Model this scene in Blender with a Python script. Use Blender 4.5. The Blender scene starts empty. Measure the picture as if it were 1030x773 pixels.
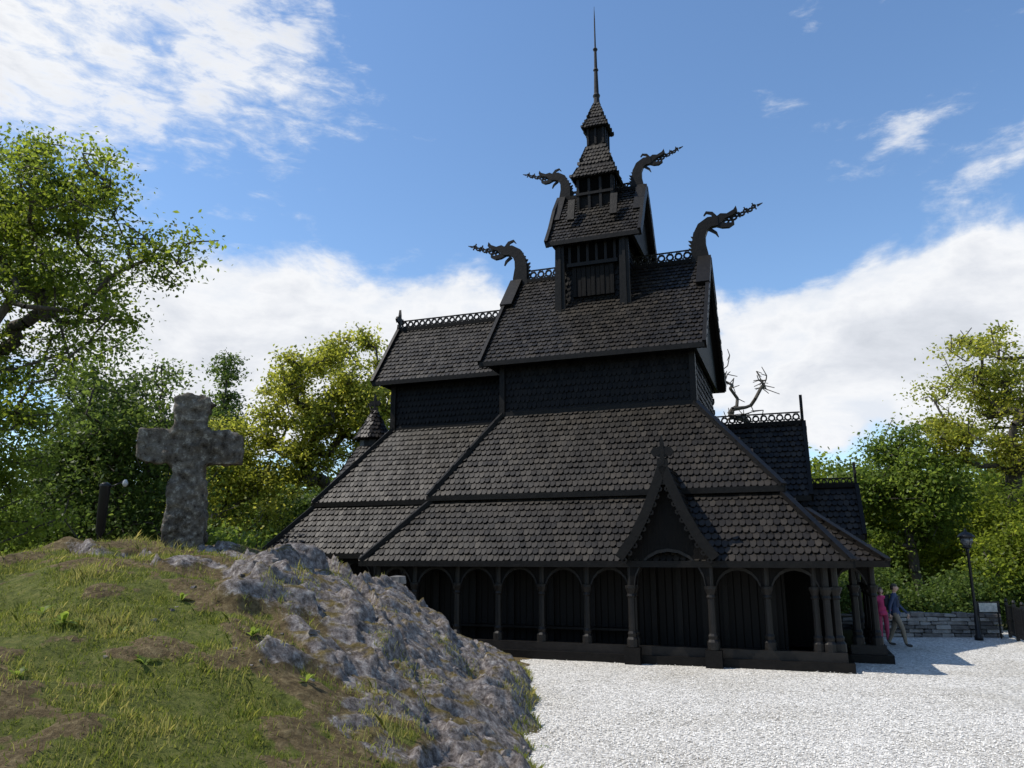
import bpy, math, random
import numpy as np
from mathutils import Vector, noise, Matrix
random.seed(7)
rng = np.random.default_rng(7)
S = bpy.context.scene
D = bpy.data

# ------------------------------------------------------------ helpers
def link(o):
    S.collection.objects.link(o); return o
def empty(name, loc=(0,0,0), rz=0):
    e = D.objects.new(name, None); e.location = loc; e.rotation_euler = (0,0,rz)
    e.empty_display_size = .3
    return link(e)

class MB:
    def __init__(s, off=(0,0,0)):
        s.v=[]; s.f=[]; s.m=[]; s.off=Vector(off); s.cur=0
    def add(s, vs, fs):
        n=len(s.v); s.v.extend([tuple(Vector(p)-s.off) for p in vs])
        for f in fs:
            s.f.append([i+n for i in f]); s.m.append(s.cur)
    def box(s,a0,a1,b0,b1,z0,z1):
        s.add([(a0,b0,z0),(a1,b0,z0),(a1,b1,z0),(a0,b1,z0),(a0,b0,z1),(a1,b0,z1),(a1,b1,z1),(a0,b1,z1)],
              [(0,3,2,1),(4,5,6,7),(0,1,5,4),(1,2,6,5),(2,3,7,6),(3,0,4,7)])
    def slab(s,q,th):
        q=[Vector(p) for p in q]; n=(q[1]-q[0]).cross(q[-1]-q[0]).normalized()
        k=len(q); vs=q+[p-n*th for p in q]
        s.add(vs,[tuple(range(k)),tuple(range(2*k-1,k-1,-1))]+[(i,i+k,(i+1)%k+k,(i+1)%k) for i in range(k)])
    def beam(s,p,q,w,h,up=(0,0,1)):
        p=Vector(p);q=Vector(q);d=(q-p).normalized();u=Vector(up)
        x=d.cross(u).normalized();y=x.cross(d).normalized()
        vs=[]
        for c in (p,q):
            for a,b in ((-1,-1),(1,-1),(1,1),(-1,1)):
                vs.append(c+x*a*w/2+y*b*h/2)
        s.add(vs,[(0,1,2,3),(7,6,5,4),(0,4,5,1),(1,5,6,2),(2,6,7,3),(3,7,4,0)])
    def lathe(s,c,prof,n=12):
        c=Vector(c);vs=[];fs=[]
        for r,z in prof:
            for i in range(n):
                a=2*math.pi*i/n; vs.append(c+Vector((r*math.cos(a),r*math.sin(a),z)))
        for j in range(len(prof)-1):
            for i in range(n):
                fs.append((j*n+i,j*n+(i+1)%n,(j+1)*n+(i+1)%n,(j+1)*n+i))
        fs.append(tuple(range(n))[::-1]); fs.append(tuple(range((len(prof)-1)*n,len(prof)*n)))
        s.add(vs,fs)
    def plate(s,pts,c,ux,uz,th):
        c=Vector(c);ux=Vector(ux);uz=Vector(uz);n=ux.cross(uz).normalized();k=len(pts)
        a=[c+ux*x+uz*z+n*th/2 for x,z in pts]; b=[p-n*th for p in a]
        s.add(a+b,[tuple(range(k)),tuple(range(2*k-1,k-1,-1))]+[(i,i+k,(i+1)%k+k,(i+1)%k) for i in range(k)])
    def ring(s,c,ux,uz,ro,ri,th,n=8,sx=1,sz=1):
        c=Vector(c);ux=Vector(ux);uz=Vector(uz);nn=ux.cross(uz).normalized();vs=[]
        for r,o in ((ro,1),(ri,1),(ri,-1),(ro,-1)):
            for i in range(n):
                a=2*math.pi*i/n
                vs.append(c+ux*math.cos(a)*r*sx+uz*math.sin(a)*r*sz+nn*o*th/2)
        fs=[]
        for j in range(4):
            for i in range(n):
                fs.append((j*n+i,((j+1)%4)*n+i,((j+1)%4)*n+(i+1)%n,j*n+(i+1)%n))
        s.add(vs,fs)
    def ribbon(s,pts,ws,c,ux,uz,th):
        P=[Vector((a,b)) for a,b in pts]
        L=[];R=[]
        for i,p in enumerate(P):
            d=(P[min(i+1,len(P)-1)]-P[max(i-1,0)]).normalized(); nn=Vector((-d.y,d.x))
            L.append(p+nn*ws[i]/2); R.append(p-nn*ws[i]/2)
        for i in range(len(P)-1):
            s.plate([tuple(L[i]),tuple(R[i]),tuple(R[i+1]),tuple(L[i+1])],c,ux,uz,th)
    def finish(s,name,mats,parent=None,smooth=False):
        me=D.meshes.new(name); me.from_pydata(s.v,[],s.f)
        for m in mats: me.materials.append(m)
        me.polygons.foreach_set('material_index',s.m)
        if smooth: me.polygons.foreach_set('use_smooth',[True]*len(s.f))
        me.update()
        o=link(D.objects.new(name,me)); o.parent=parent
        return o

def shingles(mb,bl,br,tr,tl,w=.17,e=.24,lift=.045):
    bl,br,tr,tl=map(Vector,(bl,br,tr,tl))
    u=(br-bl).normalized(); n=u.cross(tl-bl).normalized(); v=n.cross(u)
    H=(tl-bl).dot(v); rows=int(H/e+.35)
    if rows<1: return
    uTL=(tl-bl).dot(u); uBR=(br-bl).dot(u); uTR=(tr-bl).dot(u)
    for r in range(rows):
        h=r*e; f=min(1,h/H); uL=uTL*f; uR=uBR+(uTR-uBR)*f
        htop=min(h+e*1.12,H)
        for k in range(int(uL/w)-1,int(uR/w)+2):
            c=(k+.5*(r%2))*w
            if c<uL or c>uR: continue
            ww=w*random.uniform(.46,.495); j=random.uniform(-.008,.01); t=random.uniform(-.014,.014)
            l=lift+random.uniform(-.012,.016)
            pt=lambda a,b,cc: bl+u*a+v*b+n*cc
            vs=[pt(c-ww,h+e*.42,l*.8),pt(c-ww*.5,h+e*.06+t,l),pt(c+ww*.5,h+e*.06+t,l),pt(c+ww,h+e*.42,l*.8),
                pt(c+ww,htop,.008+j*.3),pt(c-ww,htop,.008+j*.3)]
            low=[pt(c-ww,h+e*.42,l*.8-.03),pt(c-ww*.5,h+e*.06+t,l-.03),pt(c+ww*.5,h+e*.06+t,l-.03),pt(c+ww,h+e*.42,l*.8-.03)]
            mb.add(vs+low,[(0,1,2,3,4,5),(0,6,7,1),(1,7,8,2),(2,8,9,3)])

# ------------------------------------------------------------ materials
def newmat(name):
    m=D.materials.new(name); m.use_nodes=True
    nt=m.node_tree; b=nt.nodes['Principled BSDF']
    return m,nt,b
def N(nt,t,**k):
    n=nt.nodes.new(t)
    for a,v in k.items():
        if a in n.inputs.keys(): n.inputs[a].default_value=v
        else: setattr(n,a,v)
    return n
def ramp(nt,stops):
    r=nt.nodes.new('ShaderNodeValToRGB'); el=r.color_ramp.elements
    while len(el)<len(stops): el.new(.5)
    for e,(p,c) in zip(el,stops): e.position=p; e.color=(*c,1)
    return r
def bump(nt,b,h,dist=.02,strength=1):
    n=N(nt,'ShaderNodeBump'); n.inputs['Distance'].default_value=dist; n.inputs['Strength'].default_value=strength
    nt.links.new(h,n.inputs['Height']); nt.links.new(n.outputs[0],b.inputs['Normal'])

def simple(name,stops,scale=5,rough=.8,bd=.01,island=False,stretch=None,spec=.5,detail=6.0):
    m,nt,b=newmat(name); L=nt.links
    tc=N(nt,'ShaderNodeTexCoord'); mp=N(nt,'ShaderNodeMapping')
    if stretch: mp.inputs['Scale'].default_value=stretch
    L.new(tc.outputs['Object'],mp.inputs[0])
    nz=N(nt,'ShaderNodeTexNoise',Scale=scale,Detail=detail,Roughness=.65); L.new(mp.outputs[0],nz.inputs['Vector'])
    r=ramp(nt,stops)
    if island:
        g=N(nt,'ShaderNodeNewGeometry'); ma=N(nt,'ShaderNodeMath',operation='MULTIPLY_ADD')
        L.new(g.outputs['Random Per Island'],ma.inputs[0]); ma.inputs[1].default_value=.6
        m2=N(nt,'ShaderNodeMath',operation='MULTIPLY_ADD'); L.new(nz.outputs[0],m2.inputs[0]); m2.inputs[1].default_value=1.2; m2.inputs[2].default_value=-.4
        L.new(m2.outputs[0],ma.inputs[2]); L.new(ma.outputs[0],r.inputs[0])
    else: L.new(nz.outputs[0],r.inputs[0])
    L.new(r.outputs[0],b.inputs['Base Color']); b.inputs['Roughness'].default_value=rough
    b.inputs['Specular IOR Level'].default_value=spec
    if bd>0: bump(nt,b,nz.outputs[0],bd)
    return m
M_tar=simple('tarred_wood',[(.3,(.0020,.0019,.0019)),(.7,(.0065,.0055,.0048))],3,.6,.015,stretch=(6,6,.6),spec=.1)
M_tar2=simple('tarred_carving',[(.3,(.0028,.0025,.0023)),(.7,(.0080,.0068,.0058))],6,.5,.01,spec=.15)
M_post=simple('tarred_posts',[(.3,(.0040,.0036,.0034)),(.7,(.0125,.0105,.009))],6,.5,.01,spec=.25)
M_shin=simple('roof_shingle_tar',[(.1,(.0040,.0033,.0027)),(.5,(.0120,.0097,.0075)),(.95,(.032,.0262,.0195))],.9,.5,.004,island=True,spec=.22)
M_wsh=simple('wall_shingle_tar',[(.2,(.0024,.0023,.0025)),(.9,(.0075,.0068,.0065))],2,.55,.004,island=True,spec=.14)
M_wallst=simple('wall_stone',[(.2,(.07,.065,.06)),(.5,(.15,.14,.13)),(.8,(.27,.26,.24))],4,.95,.02,island=True)
M_bark=simple('bark',[(.3,(.03,.025,.018)),(.7,(.10,.085,.065))],6,.95,.03,stretch=(3,3,.7))
M_black=simple('black_paint',[(.3,(.006,.006,.007)),(.7,(.012,.012,.013))],8,.4,.001,spec=.3)
M_white=simple('opal_glass',[(.3,(.34,.34,.33)),(.7,(.45,.45,.44))],3,.25,.0)
M_signc=simple('sign_face',[(.4,(.25,.27,.26)),(.6,(.45,.45,.42))],9,.4,.0)
def crossmat():
    m,nt,b=newmat('lichen_stone'); L=nt.links
    tc=N(nt,'ShaderNodeTexCoord')
    a=N(nt,'ShaderNodeTexNoise',Scale=2.2,Detail=9.0,Roughness=.7); L.new(tc.outputs['Object'],a.inputs['Vector'])
    c=N(nt,'ShaderNodeTexNoise',Scale=9.0,Detail=9.0,Roughness=.78); L.new(tc.outputs['Object'],c.inputs['Vector'])
    r1=ramp(nt,[(.35,(.065,.055,.044)),(.5,(.12,.104,.085)),(.65,(.17,.152,.125))]); L.new(a.outputs[0],r1.inputs[0])
    r2=ramp(nt,[(.53,(0,0,0)),(.64,(.85,.85,.85))]); L.new(c.outputs[0],r2.inputs[0])
    mx=N(nt,'ShaderNodeMix',data_type='RGBA'); L.new(r2.outputs[0],mx.inputs[0]); L.new(r1.outputs[0],mx.inputs[6]); mx.inputs[7].default_value=(.38,.355,.30,1)
    r3=ramp(nt,[(.36,(.3,.27,.24)),(.48,(1,1,1))]); L.new(c.outputs[0],r3.inputs[0])
    m2=N(nt,'ShaderNodeMix',data_type='RGBA',blend_type='MULTIPLY'); m2.inputs[0].default_value=1; L.new(mx.outputs[2],m2.inputs[6]); L.new(r3.outputs[0],m2.inputs[7])
    L.new(m2.outputs[2],b.inputs['Base Color']); b.inputs['Roughness'].default_value=.95; b.inputs['Specular IOR Level'].default_value=.15
    bump(nt,b,c.outputs[0],.07); return m
M_stone=crossmat()

def planks():
    m,nt,b=newmat('plank_wall'); L=nt.links
    tc=N(nt,'ShaderNodeTexCoord'); sx=N(nt,'ShaderNodeSeparateXYZ'); L.new(tc.outputs['Object'],sx.inputs[0])
    ad=N(nt,'ShaderNodeMath',operation='ADD'); L.new(sx.outputs[0],ad.inputs[0]); L.new(sx.outputs[1],ad.inputs[1])
    mu=N(nt,'ShaderNodeMath',operation='MULTIPLY'); L.new(ad.outputs[0],mu.inputs[0]); mu.inputs[1].default_value=5
    fr=N(nt,'ShaderNodeMath',operation='PINGPONG'); L.new(mu.outputs[0],fr.inputs[0]); fr.inputs[1].default_value=.5
    mr=N(nt,'ShaderNodeMapRange'); L.new(fr.outputs[0],mr.inputs[0]); mr.inputs[1].default_value=0; mr.inputs[2].default_value=.08
    r=ramp(nt,[(0,(.001,.001,.001)),(1,(.0085,.0075,.0068))]); L.new(mr.outputs[0],r.inputs[0]); L.new(r.outputs[0],b.inputs['Base Color'])
    b.inputs['Roughness'].default_value=.6; b.inputs['Specular IOR Level'].default_value=.12; bump(nt,b,mr.outputs[0],.02)
    return m
M_plank=planks()

def leafmat(name,c0,c1,c2,trans=.45):
    m,nt,b=newmat(name); L=nt.links
    at=N(nt,'ShaderNodeAttribute'); at.attribute_name='shade'
    r=ramp(nt,[(0,c0),(.5,c1),(1,c2)]); L.new(at.outputs['Fac'],r.inputs[0])
    L.new(r.outputs[0],b.inputs['Base Color']); b.inputs['Roughness'].default_value=.5
    b.inputs['Specular IOR Level'].default_value=.25
    t=N(nt,'ShaderNodeBsdfTranslucent'); hs=N(nt,'ShaderNodeHueSaturation'); hs.inputs['Value'].default_value=2.2; hs.inputs['Hue'].default_value=.49
    L.new(r.outputs[0],hs.inputs['Color']); L.new(hs.outputs[0],t.inputs[0])
    mx=N(nt,'ShaderNodeMixShader'); mx.inputs[0].default_value=trans
    L.new(b.outputs[0],mx.inputs[1]); L.new(t.outputs[0],mx.inputs[2])
    L.new(mx.outputs[0],nt.nodes['Material Output'].inputs[0])
    return m
LM_oak=leafmat('oak_leaves',(.055,.08,.011),(.13,.175,.018),(.23,.27,.032),.55)
LM_dark=leafmat('dark_leaves',(.035,.06,.013),(.07,.11,.02),(.12,.165,.03),.45)
LM_yel=leafmat('spring_leaves',(.11,.13,.015),(.21,.23,.028),(.33,.32,.055),.55)
LM_mid=leafmat('green_leaves',(.05,.08,.013),(.10,.15,.022),(.17,.22,.032),.5)
M_grass=leafmat('grass_blades',(.06,.085,.013),(.15,.18,.025),(.32,.29,.09),.35)

# ------------------------------------------------------------ church
C0=(-5.8,26.7,0)
TH=math.radians(20)
cw=(C0[0]*math.cos(TH)+C0[1]*math.sin(TH), -C0[0]*math.sin(TH)+C0[1]*math.cos(TH),0)
church=empty('stave_church',cw,-TH)
BC=26.7
roof=MB(C0); sh=MB(C0); wsh=MB(C0); wall=MB(C0); plank=MB(C0); trim=MB(C0); carve=MB(C0); post=MB(C0); crest=MB(C0)

def quads_of(r0,z0,r1,z1):
    (a0,a1,b0,b1)=r0;(c0,c1,d0,d1)=r1
    return [((a0,b0,z0),(a1,b0,z0),(c1,d0,z1),(c0,d0,z1)),
            ((a1,b0,z0),(a1,b1,z0),(c1,d1,z1),(c1,d0,z1)),
            ((a1,b1,z0),(a0,b1,z0),(c0,d1,z1),(c1,d1,z1)),
            ((a0,b1,z0),(a0,b0,z0),(c0,d0,z1),(c0,d1,z1))]
def tier(r0,z0,r1,z1,sides=(0,1,2,3),w=.17,e=.235):
    Q=quads_of(r0,z0,r1,z1)
    for i in sides:
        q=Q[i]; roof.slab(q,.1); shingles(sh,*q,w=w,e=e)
        a,b=Vector(q[0]),Vector(q[1])
        trim.beam(a-Vector((0,0,.04)),b-Vector((0,0,.04)),.1,.16)
    for k,(i) in enumerate(((r0[0],r0[2],r1[0],r1[2]),(r0[1],r0[2],r1[1],r1[2]),(r0[1],r0[3],r1[1],r1[3]),(r0[0],r0[3],r1[0],r1[3]))):
        p=Vector((i[0],i[1],z0+.05)); q=Vector((i[2],i[3],z1+.05))
        trim.beam(p,q,.2,.12)
GAL=(-12.1,1.2,20.2,33.2); AIS=(-10.66,-.23,21.64,31.76); NAV=(-8.95,-2.65,23.7,29.7)
def lerpr(r0,r1,f): return tuple(a+(b-a)*f for a,b in zip(r0,r1))
tier(GAL,2.5,lerpr(GAL,AIS,1.2),4.55)
tier(AIS,4.45,NAV,7.28)
def wallbox(a0,a1,b0,b1,z0,z1,e=.22):
    wall.box(a0,a1,b0,b1,z0,z1)
    for q in quads_of((a0-.003,a1+.003,b0-.003,b1+.003),z0,(a0-.003,a1+.003,b0-.003,b1+.003),z1):
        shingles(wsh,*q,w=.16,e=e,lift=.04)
wallbox(-8.95,-2.65,23.7,29.7,7.0,9.35)
trim.box(-9.0,-2.6,23.62,23.78,7.2,7.36)
for a in (-8.95,-2.65):
    trim.box(a-.09,a+.09,23.6,23.8,7.2,9.2)
wall.box(-10.4,-.5,21.9,31.5,.2,4.4)
def gable(a0,a1,bc,half,ze,zr,prof=None,walls=None,both=True,e=.235,w=.17,gin=.35,ends=(1,1),rake=True):
    prof=prof or [(half,ze),(0,zr)]
    for i in range(len(prof)-1):
        (h0,z0),(h1,z1)=prof[i],prof[i+1]
        q=((a0,bc-h0,z0),(a1,bc-h0,z0),(a1,bc-h1,z1),(a0,bc-h1,z1)); roof.slab(q,.1); shingles(sh,*q,w=w,e=e)
        q=((a1,bc+h0,z0),(a0,bc+h0,z0),(a0,bc+h1,z1),(a1,bc+h1,z1)); roof.slab(q,.1); shingles(sh,*q,w=w,e=e)
        if rake:
            for a in (a0,a1):
                for s in (-1,1):
                    trim.beam((a,bc+s*h0,z0-.02),(a,bc+s*h1,z1-.02),.12,.3,up=(0,s*(h1-h0)*-1*-1,1))
    for k,a in enumerate((a0+gin,a1-gin)):
        if ends[k]:
            pts=[(a,bc-h,z-.12) for h,z in prof]+[(a,bc+h,z-.12) for h,z in prof[::-1][1:]]
            plank.slab(pts if k else pts[::-1],.1)
    for s in (-1,1):
        trim.beam((a0,bc+s*half,ze-.04),(a1,bc+s*half,ze-.04),.12,.16)
    roof.beam((a0,bc,zr+.02),(a1,bc,zr+.02),.2,.14)
def cresting(a0,a1,b,z,h=.36):
    crest.box(a0,a1,b-.03,b+.03,z,z+.05); crest.box(a0,a1,b-.03,b+.03,z+h-.04,z+h)
    n=int((a1-a0)/(h*.72)); st=(a1-a0)/n
    for i in range(n):
        c=(a0+(i+.5)*st,b,z+h/2)
        crest.ring(c,(1,0,0),(0,0,1),h*.36,h*.2,.05,8)
        for s in(-1,1):
            crest.beam((c[0]+s*st*.5,b,z+.05),(c[0]+s*st*.18,b,z+h-.05),.03,.045,up=(0,1,0))
gable(-9.6,-2.2,BC,3.5,9.0,13.05)
cresting(-9.3,-2.5,BC,13.1,.42)
CG=(-17.1,-8,22.0,31.4); CA=(-15.9,-8,23.2,30.2); CN=(-13.9,-8,25.2,28.2)
tier(CG,2.72,lerpr(CG,CA,1.2),4.6,sides=(0,2,3))
tier(CA,4.47,CN,7.3,sides=(0,2,3))
wall.box(-15.6,-8,23.6,29.8,.2,4.4)
wallbox(-13.9,-8.9,25.2,28.2,7.0,9.4)
trim.box(-14.0,-8.96,25.13,25.27,7.2,7.34); trim.box(-14.0,-13.8,25.1,25.3,7.2,9.1)
gable(-14.6,-8.6,BC,1.95,9.05,11.65,gin=.4,ends=(1,0))
cresting(-14.5,-8.7,BC,11.7,.36)
def finial(a,b,z,s=1,ax=(1,0,0)):
    ax=Vector(ax)
    c=Vector((a,b,z))
    carve.plate([(-.06*s,0),(.06*s,0),(.055*s,.75*s),(0,1.0*s),(-.055*s,.75*s)],c,ax,(0,0,1),.1*s)
    carve.plate([(-.34*s,.5*s),(-.24*s,.36*s),(0,.45*s),(.24*s,.36*s),(.34*s,.5*s),(.24*s,.64*s),(0,.58*s),(-.24*s,.64*s)],c,ax,(0,0,1),.08*s)
    carve.plate([(-.17*s,.12*s),(0,.0*s),(.17*s,.12*s),(.14*s,.3*s),(0,.25*s),(-.14*s,.3*s)],c,ax,(0,0,1),.085*s)
    carve.ring(c+Vector((0,0,.5*s)),ax,(0,0,1),.19*s,.1*s,.06*s)
finial(-14.6,BC,11.6,.95,(0,1,0)); 
def cone_shingle(c,r0,z0,r1,z1,n=14,e=.2):
    for i in range(n):
        a,b=2*math.pi*i/n,2*math.pi*(i+1)/n
        P=lambda r,t,z:(c[0]+r*math.cos(t),c[1]+r*math.sin(t),z)
        q=(P(r0,a,z0),P(r0,b,z0),P(r1,b,z1),P(r1,a,z1))
        roof.slab(q,.04); shingles(sh,*q,w=.14,e=e)
post.lathe((-15.6,BC,0),[(1.2,.2),(1.2,5.6)],18)
cone_shingle((-15.6,BC),1.6,5.4,.62,6.9); post.lathe((-15.6,BC,0),[(.55,6.7),(.55,7.3)],14)
cone_shingle((-15.6,BC),.78,7.2,.08,8.4,10,.2); finial(-15.6,BC,8.3,.8,(1,0,0))
gable(-2.7,.5,BC,1.95,4.4,6.95,gin=.4,ends=(0,1))
wall.box(-2.0,.1,25.1,28.3,2.6,4.5)
cresting(-2.4,.4,BC,7.0,.34); finial(.46,BC,6.95,.95,(0,1,0))
NG=(-3,2.15,22.3,31.1); NI=(-3,.3,24.1,29.3)
tier(NG,2.5,NI,3.95,sides=(0,1,2))
gable(-.6,1.9,BC,1.25,3.25,4.85,gin=.3,ends=(0,1)); cresting(.3,1.8,BC,4.88,.24); finial(1.88,BC,4.85,.75,(0,1,0))
wall.box(-1,.6,23.9,29.5,.2,3.6)

# ---- tower
wallbox(-7.3,-4.95,25.4,28.0,10.6,14.0,e=.2)
for (a0,a1) in ((-6.95,-5.3),):
    wall.box(a0,a1,25.25,25.36,12.95,13.72)
    for i in range(6):
        a=a0+i*(a1-a0)/5; trim.box(a-.045,a+.045,25.18,25.3,12.95,13.72)
    trim.box(a0-.1,a1+.1,25.14,25.34,12.82,12.95); trim.box(a0-.1,a1+.1,25.14,25.34,13.72,13.82)
    for i in range(9):
        a=a0+.06+i*(a1-a0-.12)/9; wall.box(a+.01,a+.16,25.24+(i%2)*.02,25.37,11.7,12.8)
for a in (-7.3,-4.95):
    carve.plate([(-.2,-.75),(-.14,-.9),(-.06,-.8),(0,-.95),(.06,-.8),(.14,-.9),(.2,-.75),(.19,0),(.16,1.9),(-.16,1.9),(-.19,0)],(a,25.12,11.75),(1,0,0),(0,0,1),.1)
    carve.plate([(-.06,-.7),(.06,-.7),(.05,1.9),(-.05,1.9)],(a,25.05,11.75),(1,0,0),(0,0,1),.05)
prof2=[(1.75,13.75),(1.25,14.45),(.65,15.45),(0,16.25)]
gable(-7.75,-4.35,BC,1.75,13.75,16.25,prof=prof2,gin=.3,e=.2,w=.15)
cresting(-7.6,-4.5,BC,16.28,.26)
wall.box(-6.8,-5.5,26.05,27.35,15,16.75)
for i in range(4):
    a=-6.8+i*1.3/3; trim.box(a-.05,a+.05,25.96,26.06,15.3,16.75)
    b=26.05+i*1.3/3; trim.box(-5.51,-5.41,b-.05,b+.05,15.3,16.75)
trim.box(-6.86,-5.44,25.94,26.06,15.95,16.05)
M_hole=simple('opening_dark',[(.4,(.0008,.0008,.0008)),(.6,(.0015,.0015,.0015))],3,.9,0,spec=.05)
hole=MB(C0)
for i in range(3):
    a=-6.8+i*1.3/3; hole.box(a+.08,a+.36,26.02,26.046,16.15,16.6)
for i in range(5):
    a=-6.95+i*1.65/5; hole.box(a+.07,a+.26,25.22,25.247,13.02,13.66)
def pyr(c,h0,z0,h1,z1,e=.18,w=.14):
    a,b=c
    for q in quads_of((a-h0,a+h0,b-h0,b+h0),z0,(a-h1,a+h1,b-h1,b+h1),z1):
        roof.slab(q,.06); shingles(sh,*q,w=w,e=e,lift=.04)
SC=(-6.15,26.7)
pyr(SC,.88,16.65,.62,17.25); pyr(SC,.62,17.25,.36,18.2)
wall.box(SC[0]-.34,SC[0]+.34,SC[1]-.34,SC[1]+.34,18.0,18.95)
for s in (-.3,0,.3):
    trim.box(SC[0]+s-.04,SC[0]+s+.04,SC[1]-.4,SC[1]-.33,18.2,18.95); trim.box(SC[0]+.33,SC[0]+.4,SC[1]+s-.04,SC[1]+s+.04,18.2,18.95)
pyr(SC,.5,18.9,.3,19.4,.16,.12); pyr(SC,.3,19.4,.1,20.15,.16,.12)
post.lathe((SC[0],SC[1],0),[(.14,20.0),(.11,20.4),(.15,20.5),(.1,20.6),(.075,21.6),(.11,21.65),(.065,21.75),(.055,22.5),(.1,22.6),(.035,22.7),(.025,24.0),(.006,24.6)],10)

def dragon(a,z,s,k):
    c=Vector((a,BC,z)); ux=Vector((s,0,0)); uz=Vector((0,0,1))
    sc=lambda L:[(x*k,y*k) for x,y in L]
    neck=sc([(-.22,-.45),(-.2,.2),(-.24,.65),(-.2,1.0),(-.06,1.3),(.2,1.47),(.52,1.48)])
    carve.ribbon(neck,[k*q for q in(.62,.6,.52,.47,.44,.42,.38)],c,ux,uz,.22*k)
    carve.plate(sc([(.45,1.42),(.5,1.68),(.62,1.76),(.85,1.72),(1.1,1.84),(1.2,1.98),(1.24,1.8),(1.12,1.66),(.8,1.54),(.66,1.44),(.55,1.32)]),c,ux,uz,.18*k)
    carve.plate(sc([(.4,1.42),(.6,1.42),(.78,1.34),(1.0,1.34),(1.1,1.48),(1.1,1.28),(.9,1.16),(.65,1.18),(.42,1.28)]),c,ux,uz,.15*k)
    carve.ribbon(sc([(.45,1.62),(.3,1.84),(.1,1.9),(.0,1.78)]),[k*q for q in(.16,.12,.09,.03)],c,ux,uz,.09*k)
    carve.ribbon(sc([(.2,1.2),(.42,1.02),(.5,.85)]),[k*q for q in(.14,.1,.03)],c,ux,uz,.08*k)
    for t in range(9):
        f=t/8; x=-.46; zz=-.1+f*1.25
        if t>5: x=-.46+(t-5)*.1
        carve.plate(sc([(x,zz-.1),(x-.17,zz+.16),(x+.02,zz+.12)][::-1]),c,ux,uz,.1*k)
    p=Vector((.8,1.44)); d=Vector((.93,.36)).normalized()
    for t in range(8):
        q=p+d*(.16*t)
        r=.105-.004*t
        e1=Vector((s*d.x,0,d.y)); e2=Vector((-s*d.y,0,d.x))
        cc=c+ux*q.x*k+uz*q.y*k+e2*(.03*k*(1 if t%2 else -1))
        carve.ring(cc,e1,e2,r*1.15*k,r*.5*k,.08*k,8,sx=1.15,sz=.85)
        if t%2: carve.beam(cc-e2*.15*k+e1*.04*k,cc+e2*.15*k,.045*k,.045*k,up=(0,1,0))
    q=p+d*1.24
    carve.ribbon([(q.x*k,q.y*k),((q.x+.22*d.x)*k,(q.y+.22*d.y)*k)],[.09*k,.01],c,ux,uz,.05*k)
for s,a in ((1,-2.3),(-1,-9.55)):
    dragon(a,13.05,s,.95)
    for t in (-1,1):
        n=Vector((0,t*4.05,3.5)).normalized()
        p=Vector((a-s*.05,BC,13.05))+n*.12; q=p+Vector((0,t*3.5,-4.05))*.34
        carve.beam(p,q,.46,.12,up=n)
for s,a in ((1,-4.5),(-1,-7.65)):
    dragon(a,16.2,s,.74)
    for t in (-1,1):
        p=Vector((a-s*.02,BC+t*.1,16.3)); q=Vector((a-s*.02,BC+t*1.0,14.95))
        carve.beam(p,q,.34,.1,up=(0,t*.8,.6))
for a in (-6.95,-5.35):
    carve.beam((a,25.65,15.65),(a,25.4,14.75),.26,.1,up=(0,-.8,.5))

# ---- gallery arcades
def arcade(p,q,z0=.42,z1=2.5,spring=1.75,double=False):
    p=Vector(p);q=Vector(q);L=(q-p).length;d=(q-p)/L
    R=L/2-.1; mid=(p+q)/2; H=z1-.14-spring; K=10
    for k in range(K):
        t0=math.pi*k/K;t1=math.pi*(k+1)/K
        A=[(-math.cos(t0)*R,spring+math.sin(t0)*H),(-math.cos(t1)*R,spring+math.sin(t1)*H)]
        pts=[A[0],A[1],(A[1][0],z1),(A[0][0],z1)]
        wall.plate(pts,(mid.x,mid.y,0),d,(0,0,1),.08)
        ptr=[(A[0][0]*.99,A[0][1]-.05),(A[1][0]*.99,A[1][1]-.05),(A[1][0],A[1][1]+.03),(A[0][0],A[0][1]+.03)]
        post.plate(ptr,(mid.x,mid.y,0),d,(0,0,1),.13)
    for s in (-1,1):
        x0,x1=sorted((s*R,s*L/2)); wall.plate([(x0,spring-.05),(x1,spring-.05),(x1,z1),(x0,z1)],(mid.x,mid.y,0),d,(0,0,1),.075)
def gpost(a,b,z1=2.5,r=.1):
    post.lathe((a,b,0),[(r*1.5,.42),(r*1.5,.6),(r*1.1,.66),(r*1.25,.74),(r*.95,.8),(r*.9,1.3),(r*.9,1.62),(r*1.2,1.66),(r*1.0,1.72),(r*1.55,1.86),(r*1.55,1.92),(r*.9,1.93),(r*.9,z1)],10)
fa=[-11.75,-10.55,-9.2,-7.95,-6.68,-5.41,-4.14,-2.15,-.81,.55]
for x0,x1 in zip(fa[:-1],fa[1:]):
    if (x0,x1)!=(-4.14,-2.15): arcade((x0,20.75,0),(x1,20.75,0))
    else: arcade((x0,20.75,0),(x1,20.75,0),z1=3.0,spring=1.9)
for a in fa: gpost(a,20.75)
gpost(.75,20.95,r=.12); gpost(.3,20.75,r=.09)
arcade((.75,20.95,0),(.75,22.4,0)); 
for b in (21.6,22.7,23.4): gpost(.75,b)
nb=[22.8,24.0,25.2,28.2,29.4,30.6]
for b in nb: gpost(1.75,b)
for b0,b1 in zip(nb[:-1],nb[1:]):
    if b1-b0<2: arcade((1.75,b0,0),(1.75,b1,0))
arcade((.75,22.8,0),(1.75,22.8,0)); gpost(1.3,22.8)
for b in [21.0,22.4,23.9]: gpost(-11.75,b)
ca=[-16.8,-15.5,-14.2,-12.9,-11.75]
for a in ca: gpost(a,22.55,2.7)
for x0,x1 in zip(ca[:-1],ca[1:]): arcade((x0,22.55,0),(x1,22.55,0),z1=2.7)
for a in fa: gpost(a,32.6)
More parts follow.
